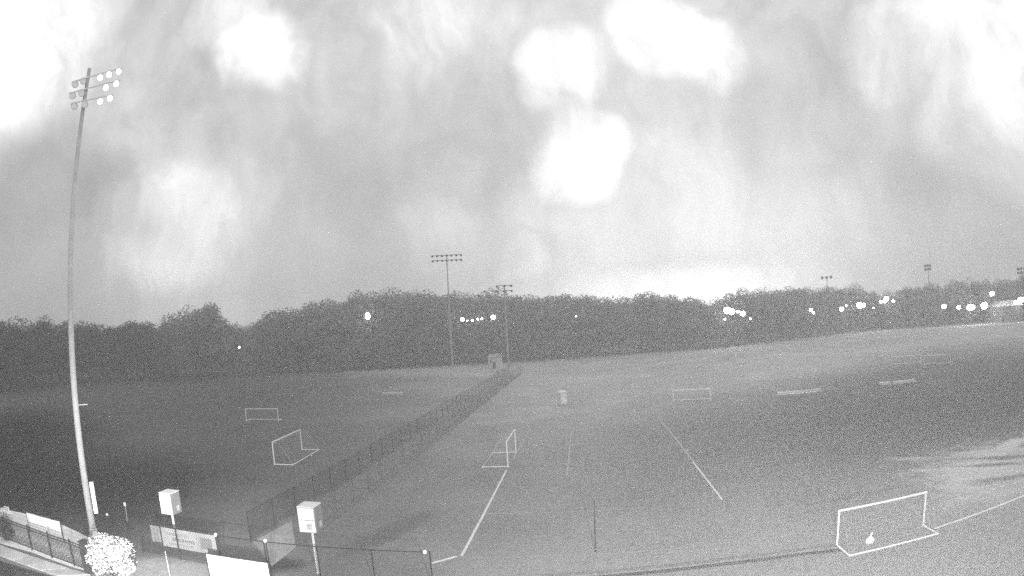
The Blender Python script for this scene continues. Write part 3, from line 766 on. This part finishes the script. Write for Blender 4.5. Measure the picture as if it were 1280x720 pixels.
lamp([(909, 388, 4.4), (914.5, 389.5, 4.0)], 'brightest double lamp of the wood edge')
lamp([(922.5, 389.5, 1.7), (928.5, 392, 3.2), (938, 398.5, 1.2)], 'three globe lamp directly right of the brightest double lamp')
lamp([(906, 399, 1.1)], 'tiny low lamp under the brightest double lamp')
lamp([(1013.5, 387.5, 2.0), (1017, 391, 1.4)], 'dim pair of lamp globes below the flat dark floodlight rack')
lamp([(1052, 386.5, 2.6), (1058, 382, 1.1)], 'round lamp with faint second globe, first right of the flat dark floodlight rack')
lamp([(1074.5, 381.5, 4.0), (1079.5, 381.5, 2.6)], 'bright lamp pair second right of the flat dark floodlight rack')
lamp([(1101, 377, 1.8), (1108, 373.5, 3.0), (1116.5, 376.5, 1.8), (1106, 377, 1.8)], 'raised cluster of four lamp globes left of the round topped tree')
lamp([(1092, 385, .9)], 'faint speck of a lamp below the raised cluster')
lamp([(1180, 383, 2.8)], 'leftmost lamp of the low row at the far right')
lamp([(1198.5, 384, 2.4)], 'smallest lamp of the low row at the far right')
lamp([(1212, 384.5, 3.6), (1215.5, 384, 3.2)], 'wide lamp in the low row, left of the one by the pavilion')
lamp([(1230.5, 382, 4.4)], 'big bright lamp touching the left end of the pavilion roof')
lamp([(1240, 367, 2.8)], 'lamp raised high above the pavilion at the far right')
lamp([(1275, 375.5, 3.2), (1279, 374.5, 2.4)], 'lamp pair at the right edge of the picture')

# ------------------------------------------------------------------ floodlight on the building that carries the camera (below the picture)
def wall_flood(p_, tgt, label, energy, size):
    p_ = Vector(p_); tgt = Vector(tgt); d = (tgt-p_).normalized()
    t = thing('wall_floodlight', label, 'floodlight', p_)
    MB().lathe([(0, -.25), (.14, -.22), (.2, 0), (.24, .1), (.22, .1), (.2, .04)], p_, 14, d).build('housing', grey_steel, t)
    MB().lathe([(0, .055), (.19, .05)], p_, 14, d).build('lens', lens_pale, t)
    MB().bar(p_-d*.15, p_ + Vector((0, -1.0, 0)), .06, .06).build('bracket', dark_post, t)
    ld = bpy.data.lights.new('floodlight_beam', 'SPOT'); ld.energy = energy; ld.spot_size = R(size); ld.spot_blend = 1.0; ld.shadow_soft_size = .2
    lo = bpy.data.objects.new('floodlight_beam', ld); COL.objects.link(lo); lo.location = d*.3; lo.parent = t
    lo.rotation_euler = d.to_track_quat('-Z', 'Y').to_euler()
wall_flood((-3.2, 1.0, 9.0), (-25, 27, 0), 'wall floodlight on a bracket below the camera, shining down to the left', 48000, 50)
wall_flood((2.5, .6, 9.4), (9, 60, 15), 'wide wall floodlight below the camera, shining over the fields', 22000, 145)

# ------------------------------------------------------------------ night mist
hz = MB(); B0 = (-440, -70, -1.2); B1 = (440, 440, 48)
hz.box([(B0[i]+B1[i])/2 for i in range(3)], [B1[i]-B0[i] for i in range(3)])
hm = bpy.data.materials.new('haze'); hm.use_nodes = True; t = hm.node_tree; t.nodes.clear()
pv = N(t, 'ShaderNodeVolumePrincipled'); pv.inputs['Density'].default_value = .0020; pv.inputs['Color'].default_value = (.9, .9, .9, 1); pv.inputs['Anisotropy'].default_value = .2
oo = N(t, 'ShaderNodeOutputMaterial'); L(t, pv.outputs[0], oo.inputs['Volume'])
hz.build('haze', hm, None, 'stuff')
